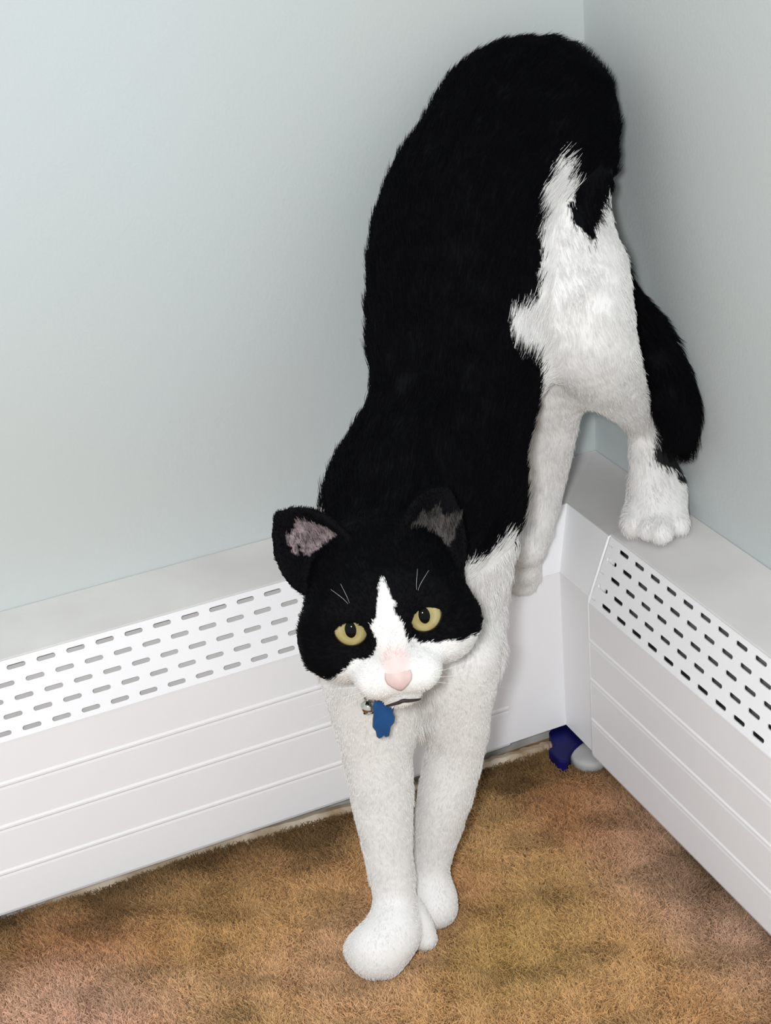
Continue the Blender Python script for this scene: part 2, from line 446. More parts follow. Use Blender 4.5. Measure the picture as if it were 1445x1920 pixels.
# ears: outer base, inner base, tip in head coordinates
EARS = [
    (np.array((-0.0470, -0.006, 0.0195)), np.array((-0.0165, 0.002, 0.0490)), np.array((-0.0485, -0.004, 0.0590)), 0.013),
    (np.array((0.0455, -0.006, 0.0105)), np.array((0.0180, 0.000, 0.0420)), np.array((0.0460, -0.004, 0.0545)), 0.012),
]
def ear_cloud(e):
    B1, B2, T, cup = e
    out = []
    mid = (B1 + B2) / 2
    ax_ = T - mid
    back = np.array((0.0, -1.0, 0.0))
    for v_ in np.linspace(-0.18, 1, 36):
        w = max((1 - max(v_, 0) ** 2.2) ** 0.82, 0.05)
        for u in np.linspace(-1, 1, 34):
            s = u * w
            base = mid + (B2 - B1) / 2 * s
            p_ = base + ax_ * v_
            c_ = cup * (1 - s * s) * (1 - 0.55 * max(v_, 0))
            p_ = p_ + back * c_
            out.append((*p_, 0.0021 - 0.0007 * max(v_, 0)))
    return np.array(out)
EAR_PTS = [ear_cloud(e) for e in EARS]

def sd_cloud(q, pts, margin=0.009):
    lo = pts[:, :3].min(0) - margin; hi = pts[:, :3].max(0) + margin
    sel = np.nonzero(np.all((q >= lo) & (q <= hi), axis=1))[0]
    d = np.full(len(q), BIG)
    for i in range(0, len(sel), 4000):
        s_ = sel[i:i + 4000]
        dd = np.sqrt(((q[s_][:, None, :] - pts[None, :, :3]) ** 2).sum(2)) - pts[None, :, 3]
        d[s_] = dd.min(1)
    return d

def sd_head(p):
    q = to_head(p)
    d = sd_ell(q, (0, -0.010, 0.006), (0.0425, 0.047, 0.0405))
    for s in (-1, 1):
        d = smin(d, sd_ell(q, (s * 0.0268, 0.004, -0.015), (0.0262, 0.027, 0.0245)), 0.014)
        d = smin(d, sd_ell(q, (s * 0.0205, 0.022, 0.011), (0.0165, 0.0150, 0.0120)), 0.010)
    # bridge of the nose
    bridge = np.array([(0, 0.029, 0.014, 0.0135), (0, 0.0400, -0.006, 0.0095), (0, 0.0465, -0.0200, 0.0075)]) * HS_
    d = smin(d, sd_chain(q, catmull(bridge, 4)), 0.012)
    for s in (-1, 1):
        d = smin(d, sd_ell(q, (s * 0.0108, 0.0365, -0.0290), (0.0140, 0.0140, 0.0115)), 0.012)
    d = smin(d, sd_ell(q, (0, 0.033, -0.0410), (0.0125, 0.0125, 0.0085)), 0.004)
    # eye openings
    for s in (-1, 1):
        e = sd_ell(q, (s * 0.0207, 0.0375, -0.0008), (0.0080, 0.0120, 0.0075))
        d = -smin(-d, e, 0.003)
    # mouth cleft and philtrum
    return d

def sd_ears(p):
    q = to_head(p)
    d = sd_cloud(q, EAR_PTS[0])
    return np.minimum(d, sd_cloud(q, EAR_PTS[1]))

GROUPS = ('trunk', 'fore_r', 'fore_l', 'hind_l', 'hind_r', 'tail', 'head', 'ears')
def cat_groups(p):
    g = {}
    t = grp(p, ('trunk', 'belly', 'chest', 'shoulder_r', 'shoulder_l', 'haunch', 'croup'), 0.03)
    g['trunk'] = t
    g['neck'] = grp(p, ('neck',), 0.02)
    g['fore_r'] = smin(smin(grp(p, ('fore_r',), 0.01), grp(p, ('fore_r_paw',), 0.01), 0.012), np.minimum(grp(p, ('fore_r_toes',), 0.006), BIG), 0.010)
    g['fore_r'] = smin(g['fore_r'], grp(p, ('fore_r_thumb',), 0.01), 0.002)
    g['fore_l'] = smin(smin(grp(p, ('fore_l',), 0.01), grp(p, ('fore_l_paw',), 0.01), 0.010), grp(p, ('fore_l_toes',), 0.006), 0.008)
    g['hind_l'] = smin(grp(p, ('hind_l', 'hind_l_paw', 'hind_l_lat'), 0.012), grp(p, ('hind_l_toes',), 0.002), 0.006)
    g['hind_r'] = smin(grp(p, ('hind_r', 'hind_r_paw'), 0.012), grp(p, ('hind_r_toes',), 0.003), 0.006)
    g['tail'] = grp(p, ('tail',), 0.01)
    g['head'] = sd_head(p)
    g['ears'] = sd_ears(p)
    return g

def cat_sdf(p):
    g = cat_groups(p)
    t = smin(g['trunk'], g['neck'], 0.03)
    d = smin(t, g['head'], 0.012)
    d = smin(d, g['ears'], 0.005)
    d = np.minimum(d, smin(t, g['fore_r'], 0.02))
    d = np.minimum(d, smin(t, g['fore_l'], 0.02))
    d = np.minimum(d, smin(t, g['hind_l'], 0.03))
    d = np.minimum(d, smin(t, g['hind_r'], 0.02))
    d = np.minimum(d, smin(g['hind_l'], g['hind_r'], 0.025))
    d = np.minimum(d, smin(t, g['tail'], 0.015))
    return d

def surface_nets(D, org, h):
    ins = D < 0
    c = np.zeros(tuple(s - 1 for s in D.shape), np.int8)
    for i in (0, 1):
        for j in (0, 1):
            for k in (0, 1):
                c += ins[i:ins.shape[0] - 1 + i, j:ins.shape[1] - 1 + j, k:ins.shape[2] - 1 + k]
    I = np.argwhere((c > 0) & (c < 8))
    vm = np.full(c.shape, -1, np.int32)
    vm[tuple(I.T)] = np.arange(len(I))
    acc = np.zeros((len(I), 3)); cnt = np.zeros(len(I))
    corners = [(i, j, k) for i in (0, 1) for j in (0, 1) for k in (0, 1)]
    for a in corners:
        for ax_ in range(3):
            if a[ax_]: continue
            b_ = list(a); b_[ax_] = 1
            va = D[tuple((I + a).T)]; vb = D[tuple((I + b_).T)]
            cr = (va < 0) != (vb < 0)
            t = np.where(cr, va / np.where(cr, va - vb, 1), 0)
            pos = np.array(a, float)[None, :].repeat(len(I), 0)
            pos[:, ax_] += t
            acc += pos * cr[:, None]; cnt += cr
    V = org + (I + acc / cnt[:, None]) * h
    F_ = []
    for ax_ in range(3):
        sl0 = [slice(1, -1)] * 3; sl1 = [slice(1, -1)] * 3
        A = np.take(ins, np.arange(ins.shape[ax_] - 1), axis=ax_); B = np.take(ins, np.arange(1, ins.shape[ax_]), axis=ax_)
        E = np.argwhere(A != B)
        u, w = [(1, 2), (2, 0), (0, 1)][ax_]
        ok = (E[:, u] > 0) & (E[:, w] > 0) & (E[:, u] < c.shape[u]) & (E[:, w] < c.shape[w])
        E = E[ok]
        q = []
        for du, dw in ((-1, -1), (0, -1), (0, 0), (-1, 0)):
            e = E.copy(); e[:, u] += du; e[:, w] += dw
            q.append(vm[tuple(e.T)])
        q = np.stack(q, 1)
        flip = ~A[tuple(E.T)]
        q[flip] = q[flip][:, ::-1]
        F_.append(q)
    F_ = np.vstack(F_)
    F_ = F_[(F_ >= 0).all(1)]
    return V, F_

VOX, BL = 0.0016, 5
allp = np.vstack([c for v_ in CH.values() for c in v_])
lo = (allp[:, :3] - allp[:, 3:]).min(0); hi = (allp[:, :3] + allp[:, 3:]).max(0)
hp = from_head([(x, y, z) for x in (-0.06, 0.06) for y in (-0.06, 0.065) for z in (-0.055, 0.075)])
lo = np.minimum(lo, hp.min(0)) - 0.012; hi = np.maximum(hi, hp.max(0)) + 0.012
nb = np.ceil((hi - lo) / (VOX * BL)).astype(int)
g3 = np.stack(np.meshgrid(*[np.arange(n_) for n_ in nb], indexing='ij'), -1).reshape(-1, 3)
ctr = lo + (g3 + 0.5) * VOX * BL
dc = cat_sdf(ctr)
act = np.abs(dc) < VOX * BL * 1.3
D = np.where(dc < 0, -0.05, 0.05).astype(np.float32).reshape(tuple(nb))
D = D.repeat(BL, 0).repeat(BL, 1).repeat(BL, 2)
off = np.stack(np.meshgrid(*[np.arange(BL)] * 3, indexing='ij'), -1).reshape(-1, 3)
ib = g3[act]
idx = (ib[:, None, :] * BL + off[None]).reshape(-1, 3)
pp = lo + (idx + 0.5) * VOX
D[tuple(idx.T)] = cat_sdf(pp)
CV, CF = surface_nets(D, lo + 0.5 * VOX, VOX)
del D

def smooth_verts(V, Fq, it, lam=0.5):
    E = np.vstack([Fq[:, [0, 1]], Fq[:, [1, 2]], Fq[:, [2, 3]], Fq[:, [3, 0]]])
    E = np.vstack([E, E[:, ::-1]])
    cnt = np.bincount(E[:, 0], minlength=len(V)).astype(float)
    for _ in range(it):
        for l_ in (lam, -lam * 1.04):
            s = np.stack([np.bincount(E[:, 0], V[E[:, 1], k], minlength=len(V)) for k in range(3)], 1) / np.maximum(cnt, 1)[:, None]
            V = V + (s - V) * l_
    return V
CV = smooth_verts(CV, CF, 4)

# keep only the largest connected piece (loose voxel crumbs are dropped)
par = np.arange(len(CV))
E = np.vstack([CF[:, [0, 1]], CF[:, [1, 2]], CF[:, [2, 3]]])
while True:
    mn = np.minimum(par[E[:, 0]], par[E[:, 1]])
    new = par.copy()
    np.minimum.at(new, E[:, 0], mn); np.minimum.at(new, E[:, 1], mn)
    new = new[new]
    new = new[new]
    if (new == par).all(): break
    par = new
big = np.bincount(par).argmax()
keep = par == big
remap = np.cumsum(keep) - 1
CF = remap[CF[keep[CF].all(1)]]
CV = CV[keep]

# vertex normals
def normals(V, Fq):
    n_ = np.cross(V[Fq[:, 2]] - V[Fq[:, 0]], V[Fq[:, 3]] - V[Fq[:, 1]])
    out = np.zeros_like(V)
    for k in range(4):
        for a in range(3): out[:, a] += np.bincount(Fq[:, k], n_[:, a], minlength=len(V))
    return out / (np.linalg.norm(out, axis=1, keepdims=True) + 1e-12)
CN = normals(CV, CF)

# ---- coat: which patch every point belongs to
def in_poly(x, y, poly):
    c_ = np.zeros(len(x), bool)
    P = np.array(poly); j = len(P) - 1
    for i in range(len(P)):
        cond = ((P[i, 1] > y) != (P[j, 1] > y)) & (x < (P[j, 0] - P[i, 0]) * (y - P[i, 1]) / (P[j, 1] - P[i, 1] + 1e-12) + P[i, 0])
        c_ ^= cond; j = i
    return c_

BLACK = np.array((0.0022, 0.0022, 0.0030)); WHITE = np.array((0.79, 0.775, 0.755)); PINK = np.array((0.62, 0.40, 0.36))
BLAZE = [(0.0005, 0.0270), (0.0030, 0.0200), (0.0072, 0.0040), (0.0090, -0.0100), (0.0150, -0.0145), (0.0200, -0.0150), (0.0380, -0.0150), (0.075, -0.0150), (0.075, -0.09), (-0.075, -0.09), (-0.075, -0.0300), (-0.040, -0.0250), (-0.0317, -0.0215), (-0.0247, -0.0175), (-0.0110, -0.0140), (-0.0082, -0.0080), (-0.0078, 0.0030), (-0.0030, 0.0180)]
def coat(p, nrm, g, jitter):
    """linear colour of the coat at points p; jitter (metres) frays the borders"""
    n_ = len(p)
    pj = p + jitter
    col = np.tile(BLACK, (n_, 1))
    names = ['trunk', 'neck', 'fore_r', 'fore_l', 'hind_l', 'hind_r', 'tail', 'head', 'ears']
    arr = np.stack([g[k] for k in names], 1)
    who = arr.argmin(1)
    fray = 0.004 * noise3(p, 160, 3) + 0.003 * noise3(p, 420, 5)
    white = np.zeros(n_, bool)
    # chest, shoulders and fore legs below a slanting line
    line = 0.2700 - 0.18 * (pj[:, 0] + 0.215) + fray
    body = np.isin(who, (0, 1, 2, 3))
    white |= body & (pj[:, 2] < line) & (pj[:, 1] < -0.13)
    white |= (who == 2) | (who == 3)
    # hind legs
    a = pj @ FLANK_R + fray * 0.6; u = pj @ FLANK_U + fray * 0.5
    inside = in_poly(a, u, THIGH_PATCH)
    near_leg = (g['hind_l'] < g['trunk'] + 0.045) | (g['hind_r'] < g['trunk'] + 0.006)
    white |= inside & near_leg & (pj[:, 1] > -0.19) & (pj[:, 2] > 0.15) & ~np.isin(who, (1, 6, 7, 8))
    white |= (who == 5) & (pj[:, 2] < 0.33)
    smudge = in_poly(a, u, LEG_SMUDGE) & (who == 4)
    # face
    q = to_head(pj)
    X = q[:, 0] / HS_; Vv = (q[:, 2] * math.cos(math.radians(22)) - q[:, 1] * math.sin(math.radians(22))) / HS_ + 0.0127
    fr2 = 0.0012 * noise3(p, 500, 8)
    face = in_poly(X + fr2, Vv + fr2, BLAZE) & (who == 7)
    white = np.where(who == 7, face, white)
    white[who == 6] = False
    col[white] = WHITE
    # dark grey smudge on the outer side of the raised hind foot
    col[smudge] = np.array((0.02, 0.02, 0.021))
    # bare-ish pink-grey inside of the ears
    ear_in = np.zeros(n_, bool)
    for k, e in enumerate(EARS):
        qq = to_head(p)
        B1, B2, T, cup = e
        mid = (B1 + B2) / 2; axv = T - mid
        t = (qq - mid) @ axv / (axv @ axv)
        lat = np.abs(((qq - mid) @ (B2 - B1)) / ((B2 - B1) @ (B2 - B1)) * 2 + 0.0) / np.maximum(1 - np.clip(t, 0, 1) ** 2.3, 0.1)
        nf = nrm @ HEAD_F
        sd_ = ((qq - mid) @ (B2 - B1)) / ((B2 - B1) @ (B2 - B1)) * 2
        lat = np.abs(sd_ - 0.18 + 0.10 * noise3(p, 700, 61)) / np.maximum(1 - np.clip(t, 0, 1) ** 2.3, 0.1)
        inner = (who == 8) & (nf > 0.12) & (t > 0.0) & (t < 0.62 + 0.08 * noise3(p, 500, 62)) & (lat < 0.55) & (qq[:, 0] * T[0] > 0)
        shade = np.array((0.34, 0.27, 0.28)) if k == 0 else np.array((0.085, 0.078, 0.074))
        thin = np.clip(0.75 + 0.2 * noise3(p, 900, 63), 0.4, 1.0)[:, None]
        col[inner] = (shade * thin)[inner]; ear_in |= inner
    # thin pinkish fur on the bridge just above the nose
    wp = np.clip(1.25 - ((X / 0.0085) ** 2 + ((Vv + 0.0200) / 0.0110) ** 2), 0, 1)[:, None] * ((who == 7) & white & (q[:, 1] > 0.03))[:, None]
    col = col * (1 - wp) + np.array((0.70, 0.565, 0.54)) * wp
    return col, who, ear_in

G = cat_groups(CV)
ccol, cwho, cear = coat(CV, CN, G, 0.0)

cat_root = empty('cat', (-0.2, -0.15, 0.0))
tag(cat_root, 'black and white cat stepping down from the heater with its forepaws on the carpet', 'cat')
me = bpy.data.meshes.new('body')
me.vertices.add(len(CV)); me.vertices.foreach_set('co', CV.ravel())
me.loops.add(len(CF) * 4); me.loops.foreach_set('vertex_index', CF.ravel().astype(np.int32))
me.polygons.add(len(CF)); me.polygons.foreach_set('loop_start', np.arange(0, len(CF) * 4, 4, dtype=np.int32))
me.polygons.foreach_set('use_smooth', np.ones(len(CF), bool))
me.update(calc_edges=True); me.validate()
ca = me.color_attributes.new('fur_color', 'FLOAT_COLOR', 'POINT')
ca.data.foreach_set('color', np.hstack([ccol, np.ones((len(ccol), 1))]).ravel())
me.materials.append(M_SKIN)
body = bpy.data.objects.new('body', me); COL.objects.link(body); adopt(body, cat_root)

# ---- eyes
def lathe_local(prof, n_, o_, axis, mat, name, parent, smooth=True):
    """prof: (radius, height along axis)"""
    axis = Vector(axis).normalized()
    a_ = axis.cross(Vector((0.3, 0.2, 1))).normalized(); b2 = axis.cross(a_)
    V, Fc = [], []
    for (r, h) in prof:
        for k in range(n_):
            an = 2 * math.pi * k / n_
            V.append(Vector(o_) + axis * h + a_ * (r * math.cos(an)) + b2 * (r * math.sin(an)))
    for i in range(len(prof) - 1):
        for k in range(n_): Fc.append((i * n_ + k, i * n_ + (k + 1) % n_, (i + 1) * n_ + (k + 1) % n_, (i + 1) * n_ + k))
    return mesh_obj(name, V, Fc, mat, parent, smooth)

def iris_material(eye_world, axis):
    mt, nt_, b_ = mat_new('golden_iris', (0.5, 0.4, 0.15), 0.08, 0.6)
    ge = nt_.nodes.new('ShaderNodeNewGeometry')
    sub = nt_.nodes.new('ShaderNodeVectorMath'); sub.operation = 'SUBTRACT'; sub.inputs[1].default_value = eye_world
    dot = nt_.nodes.new('ShaderNodeVectorMath'); dot.operation = 'DOT_PRODUCT'; dot.inputs[1].default_value = axis
    ra = nt_.nodes.new('ShaderNodeValToRGB')
    mp = nt_.nodes.new('ShaderNodeMapRange'); mp.inputs['From Min'].default_value = EYE_R * 0.45; mp.inputs['From Max'].default_value = EYE_R
    el = ra.color_ramp.elements
    el[0].position = 0.0; el[0].color = (0.02, 0.015, 0.01, 1)
    el[1].position = 1.0; el[1].color = (0.34, 0.27, 0.09, 1)
    for ps, cl in ((0.20, (0.06, 0.045, 0.02, 1)), (0.34, (0.36, 0.30, 0.125, 1)), (0.70, (0.43, 0.365, 0.16, 1)), (0.88, (0.30, 0.25, 0.10, 1))):
        e_ = el.new(ps); e_.color = cl
    nt_.links.new(ge.outputs['Position'], sub.inputs[0]); nt_.links.new(sub.outputs['Vector'], dot.inputs[0])
    nt_.links.new(dot.outputs['Value'], mp.inputs['Value']); nt_.links.new(mp.outputs['Result'], ra.inputs['Fac'])
    nt_.links.new(ra.outputs['Color'], b_.inputs['Base Color'])
    return mt
M_PUPIL, nt, b = mat_new('pupil_black', (0.002, 0.002, 0.002), 0.05, 0.15)
EYE_AXES = []
for s, e in zip((-1, 1), EYES):
    ew = from_head(e)[0]
    axl = np.array((s * 0.06 - 0.03, 1.0, 0.25)); axl /= np.linalg.norm(axl)
    axw = HEAD_R * axl[0] + HEAD_F * axl[1] + HEAD_U * axl[2]
    prof = [(max(EYE_R * math.sin(t), 1e-5), EYE_R * math.cos(t)) for t in np.linspace(0, math.pi, 25)]
    eye = lathe_local(prof, 32, ew, axw, iris_material(tuple(ew), tuple(axw)), 'eye', cat_root)
    eye['label'] = 'golden yellow eye'
    # pupil: upright oval cap just proud of the iris
    up_l = Vector(HEAD_U) - Vector(axw) * Vector(HEAD_U).dot(Vector(axw)); up_l.normalize()
    rt_l = up_l.cross(Vector(axw)) * -1
    V = [Vector(ew) + Vector(axw) * (EYE_R + 0.00015)]; Fc = []
    nr, na = 4, 24
    for i in range(1, nr + 1):
        for k in range(na):
            an = 2 * math.pi * k / na
            dx, dy = 0.0031 * i / nr * math.cos(an), 0.0045 * i / nr * math.sin(an)
            w_ = math.sqrt(max((EYE_R + 0.00015 * (1 - (i / nr) ** 4)) ** 2 - dx * dx - dy * dy, 0))
            V.append(Vector(ew) + rt_l * dx + up_l * dy + Vector(axw) * w_)
    for k in range(na): Fc.append((0, 1 + k, 1 + (k + 1) % na))
    for i in range(nr - 1):
        for k in range(na): Fc.append((1 + i * na + k, 1 + (i + 1) * na + k, 1 + (i + 1) * na + (k + 1) % na, 1 + i * na + (k + 1) % na))
    pu = mesh_obj('pupil', V, Fc, M_PUPIL, None, True)
    pu.parent = eye
    pu.matrix_parent_inverse = (Matrix.Translation(cat_root.location) @ eye.matrix_parent_inverse).inverted()

# ---- nose leather
M_NOSE, nt, b = mat_new('pink_nose', (0.62, 0.36, 0.33), 0.5, 0.4)
add_noise_color(nt, b, (0.62, 0.46, 0.43), (0.68, 0.52, 0.49), 160, 2)
add_bump(nt, b, 1800, 0.3, 0.0004)
# shield-shaped pad: outline in head X/Z, bulging forward
pad = [(0.0, -0.0330), (0.0018, -0.0318), (0.0046, -0.0290), (0.0070, -0.0262), (0.0078, -0.0235), (0.0074, -0.0205), (0.0060, -0.0172), (0.0036, -0.0148), (0.0, -0.0138)]
pad = pad + [(-x, z) for (x, z) in pad[-2:0:-1]]
V, Fc = [], []
cz = -0.0215
def nose_y(x, z):
    t = (z + 0.0330) / 0.0227
    top = float(np.interp(t, [0, 0.15, 0.35, 0.5, 0.75, 1.0], [0.0515, 0.0545, 0.0560, 0.0552, 0.0528, 0.0502]))
    return top - 45 * x * x
npd = len(pad)
for k in (1.0, 0.94, 0.8, 0.55, 0.25):
    for (x, z) in pad:
        xx, zz = 1.06 * x * k, cz + (z - cz) * k
        yy = nose_y(xx, zz) + (0.0 if k < 1 else -0.006)
        V.append(from_head(np.array((xx, yy, zz)) * HS_)[0])
V.append(from_head(np.array((0, nose_y(0, cz), cz)) * HS_)[0])
for i in range(4):
    for k in range(npd): Fc.append((i * npd + k, i * npd + (k + 1) % npd, (i + 1) * npd + (k + 1) % npd, (i + 1) * npd + k))
for k in range(npd): Fc.append((4 * npd + k, 4 * npd + (k + 1) % npd, 5 * npd))
nose = mesh_obj('nose', V, Fc, M_NOSE, cat_root, True)
nose['label'] = 'pale pink nose'

# ---- mouth line
M_LIP, nt, b = mat_new('dark_lip', (0.03, 0.02, 0.02), 0.5, 0.3)
mp_ = [(-0.0098, 0.0455, -0.0424), (-0.0075, 0.0470, -0.0418), (-0.0030, 0.0482, -0.0408), (0.0, 0.0486, -0.0400), (0.0030, 0.0482, -0.0408), (0.0075, 0.0470, -0.0418), (0.0098, 0.0455, -0.0424)]
pth = catmull(np.array(mp_) * HS_, 5)
tv, tf = tube(from_head(pth), list(0.0004 + 0.0007 * np.sin(np.linspace(0, math.pi, len(pth)))), 8)
mouth = mesh_obj('mouth', tv, tf, M_LIP, cat_root, True)

# ---- whiskers
M_WHISK, nt, b = mat_new('white_whisker', (0.8, 0.8, 0.8), 0.4, 0.4)
wh = []
for s in (-1, 1):
    for k, (dx, dz) in enumerate(((0.009, 0.017), (0.003, 0.019))):
        wh.append(((s * 0.0185, 0.030, 0.0125), (s * (0.0185 + dx * 0.3), 0.040, 0.0125 + dz * 0.6), (s * (0.0185 + dx), 0.038, 0.0125 + dz)))
    for k in range(3):
        z = -0.028 - 0.002 * k
        wh.append(((s * 0.016, 0.047, z), (s * 0.034, 0.047, z - 0.004 * k + 0.002), (s * 0.058, 0.036, z - 0.009 * k + 0.000)))
for w in wh:
    pth = catmull(np.array(w) * HS_, 5)
    tv, tf = tube(from_head(pth), list(np.linspace(0.00009, 0.00003, len(pth))), 5)
    mesh_obj('whisker', tv, tf, M_WHISK, cat_root, True)

# ---- fur
def flow_field(p, who):
    """direction in which the hair lies, per body part"""
    out = np.zeros_like(p)
    out[:] = (0.5, 0.35, 0.75)
    lay = {0: ('trunk', -1), 2: ('fore_r', 1), 3: ('fore_l', 1), 4: ('hind_l', 1), 5: ('hind_r', 1), 6: ('tail', 1)}
    for gi, (nm, sg) in lay.items():
        sel = np.nonzero(who == gi)[0]
        if len(sel) == 0: continue
        c_ = CH[nm][0][:, :3]
        tang = np.gradient(c_, axis=0) * sg
        for i in range(0, len(sel), 20000):
            s_ = sel[i:i + 20000]
            d2 = ((p[s_][:, None] - c_[None]) ** 2).sum(2)
            w = np.exp(-d2 / (2 * 0.03 ** 2)) + 1e-9
            out[s_] = (w[:, :, None] * tang[None]).sum(1)
    chest = (who == 0) & (p[:, 2] < 0.26) & (p[:, 1] < -0.13)
    out[chest] = (0.02, -0.05, -1.0)
    hd = np.isin(who, (7, 8))
    npt = from_head(np.array((0, 0.06, -0.015)) * HS_)[0]
    out[hd] = p[hd] - npt
    ea = who == 8
    out[ea] = HEAD_U
    nk = who == 1
    out[nk] = (0.35, 0.55, 0.55)
    return out / (np.linalg.norm(out, axis=1, keepdims=True) + 1e-9)

LEN = {0: 0.0100, 1: 0.009, 2: 0.0034, 3: 0.0034, 4: 0.0060, 5: 0.0050, 6: 0.010, 7: 0.0042, 8: 0.0016}
NFUR = 210000
tri = np.vstack([CF[:, [0, 1, 2]], CF[:, [0, 2, 3]]])
ar = np.linalg.norm(np.cross(CV[tri[:, 1]] - CV[tri[:, 0]], CV[tri[:, 2]] - CV[tri[:, 0]]), axis=1)
dens = np.array([1.0, 1.0, 1.1, 1.1, 1.0, 1.0, 1.0, 1.8, 1.8])
wgt = ar * dens[cwho[tri[:, 0]]]
pick = RNG.choice(len(tri), NFUR, p=wgt / wgt.sum())
uu = RNG.random((NFUR, 2)); fl = uu.sum(1) > 1; uu[fl] = 1 - uu[fl]
T3 = tri[pick]
root_p = CV[T3[:, 0]] + uu[:, :1] * (CV[T3[:, 1]] - CV[T3[:, 0]]) + uu[:, 1:] * (CV[T3[:, 2]] - CV[T3[:, 0]])
root_n = CN[T3[:, 0]]
who_r = cwho[T3[:, 0]]
gr = {k: v_[T3[:, 0]] for k, v_ in G.items()}
hcol, _, hear = coat(root_p, root_n, gr, RNG.normal(size=(NFUR, 3)) * np.where(who_r == 7, 0.0006, 0.0015)[:, None])
# bare skin: eyes, nose, mouth
qh = to_head(root_p)
bare = np.zeros(NFUR, bool)
for s in (-1, 1):
    dd = (qh - np.array((s * 0.0207, 0.034, -0.0008)) * HS_) / (np.array((0.0088, 0.016, 0.0074)) * HS_)
    bare |= (dd ** 2).sum(1) < 1
dd = (qh - np.array((0, 0.050, -0.0230)) * HS_) / (np.array((0.0090, 0.012, 0.0105)) * HS_)
bare |= (dd ** 2).sum(1) < 1
bare |= root_p[:, 2] < 0.004
ln = np.array([LEN[k] for k in range(9)])[who_r] * (0.65 + 0.6 * RNG.random(NFUR))
snout = (who_r == 7) & (qh[:, 1] > 0.030 * HS_)
ln[snout] *= 0.45
ln[hear] = 0.0035 * (0.6 + 0.7 * RNG.random(hear.sum()))
paw = (root_p[:, 2] < 0.045) | ((who_r == 4) & (root_p[:, 2] < H1 + 0.035)) | ((who_r == 5) & (root_p[:, 2] < H1))
ln[paw] *= 0.6
fdir = flow_field(root_p, who_r)
fdir -= root_n * (fdir * root_n).sum(1, keepdims=True)
fdir /= np.linalg.norm(fdir, axis=1, keepdims=True) + 1e-9
lift = 0.22 + 0.12 * RNG.random(NFUR)
clump = np.stack([noise3(root_p, 260, 21), noise3(root_p, 260, 22), noise3(root_p, 260, 23)], 1) * 0.16
d0 = fdir + root_n * lift[:, None] + RNG.normal(size=(NFUR, 3)) * 0.13 + clump
d0 /= np.linalg.norm(d0, axis=1, keepdims=True)
d1 = fdir + root_n * 0.05 + RNG.normal(size=(NFUR, 3)) * 0.10 + clump
d1 /= np.linalg.norm(d1, axis=1, keepdims=True)
L = ln[:, None]
p0 = root_p - root_n * 0.0004
p1 = root_p + d0 * L * 0.4
p2 = p1 + (d0 * 0.4 + d1 * 0.6) * L * 0.35
p3 = p2 + d1 * L * 0.3
ok = ~bare
# no hair through the wall, the heater top or the floor
ends = p3
ok &= (ends[:, 0] < -0.0008) & (ends[:, 1] < -0.0008) & (ends[:, 2] > 0.001)
HP = np.stack([p0, p1, p2, p3], 1)[ok]
vary = np.where(hear[:, None], 0.15 + 1.15 * RNG.random((NFUR, 1)), 0.86 + 0.22 * RNG.random((NFUR, 1)))
hc = (hcol * vary)[ok]
def curves_obj(name, pts, radii, cols, attr, mat, parent):
    n_, k_ = pts.shape[:2]
    cu = bpy.data.hair_curves.new(name)
    cu.add_curves([k_] * n_)
    cu.position_data.foreach_set('vector', pts.reshape(-1).astype(np.float32))
    ra = cu.attributes.get('radius') or cu.attributes.new('radius', 'FLOAT', 'POINT')
    ra.data.foreach_set('value', np.tile(radii, n_).astype(np.float32))
    co = cu.attributes.new(attr, 'FLOAT_COLOR', 'CURVE')
    co.data.foreach_set('color', np.hstack([np.clip(cols, 0, 1), np.ones((n_, 1))]).astype(np.float32).ravel())
    cu.materials.append(mat)
    o = bpy.data.objects.new(name, cu); COL.objects.link(o)
    if parent: adopt(o, parent)
    return o
fur = curves_obj('fur', HP, [0.00014, 0.00013, 0.00009, 0.00003], hc, 'fur_color', M_FUR, cat_root)
tag(fur, 'short glossy black and white fur', kind='stuff')

# ------------------------------------------------------------------ collar with bell and tag
M_BAND, nt, b = mat_new('black_webbing', (0.012, 0.012, 0.014), 0.8, 0.2)
M_TAG, nt, b = mat_new('blue_anodised', (0.012, 0.085, 0.27), 0.30, 0.5, 0.35)
add_noise_color(nt, b, (0.010, 0.075, 0.24), (0.016, 0.10, 0.31), 120, 2)
M_RIM, nt, b = mat_new('dark_silver_rim', (0.30, 0.29, 0.28), 0.3, 0.5, 1.0)
M_BELL, nt, b = mat_new('silver_bell', (0.62, 0.60, 0.57), 0.12, 0.5, 1.0)
collar = empty('pet_collar', from_head(np.array((0, -0.01, -0.045)) * HS_)[0])
tag(collar, 'dark cat collar with a small silver bell and a blue tag under the chin', 'collar')
cc = np.array((-0.2700, -0.2320, 0.2490))
cn = Vector((-0.35, -0.70, 0.62)).normalized()
ca_ = cn.cross(Vector((0, 0, 1))).normalized(); cb_ = cn.cross(ca_)
pth = []
for k in range(40):
    an = 2 * math.pi * k / 40
    pth.append(Vector(cc) + ca_ * (0.0330 * math.cos(an)) + cb_ * (0.0405 * math.sin(an)))
V, Fc = [], []
for k, p_ in enumerate(pth):
    rad = (p_ - Vector(cc)).normalized()
    for (dr, dh) in ((0, -0.0045), (0.0018, -0.0045), (0.0018, 0.0045), (0, 0.0045)):
        V.append(p_ + rad * dr + cn * dh)
for k in range(40):
    for j in range(4): Fc.append((k * 4 + j, k * 4 + (j + 1) % 4, ((k + 1) % 40) * 4 + (j + 1) % 4, ((k + 1) % 40) * 4 + j))
mesh_obj('band', V, Fc, M_BAND, collar)

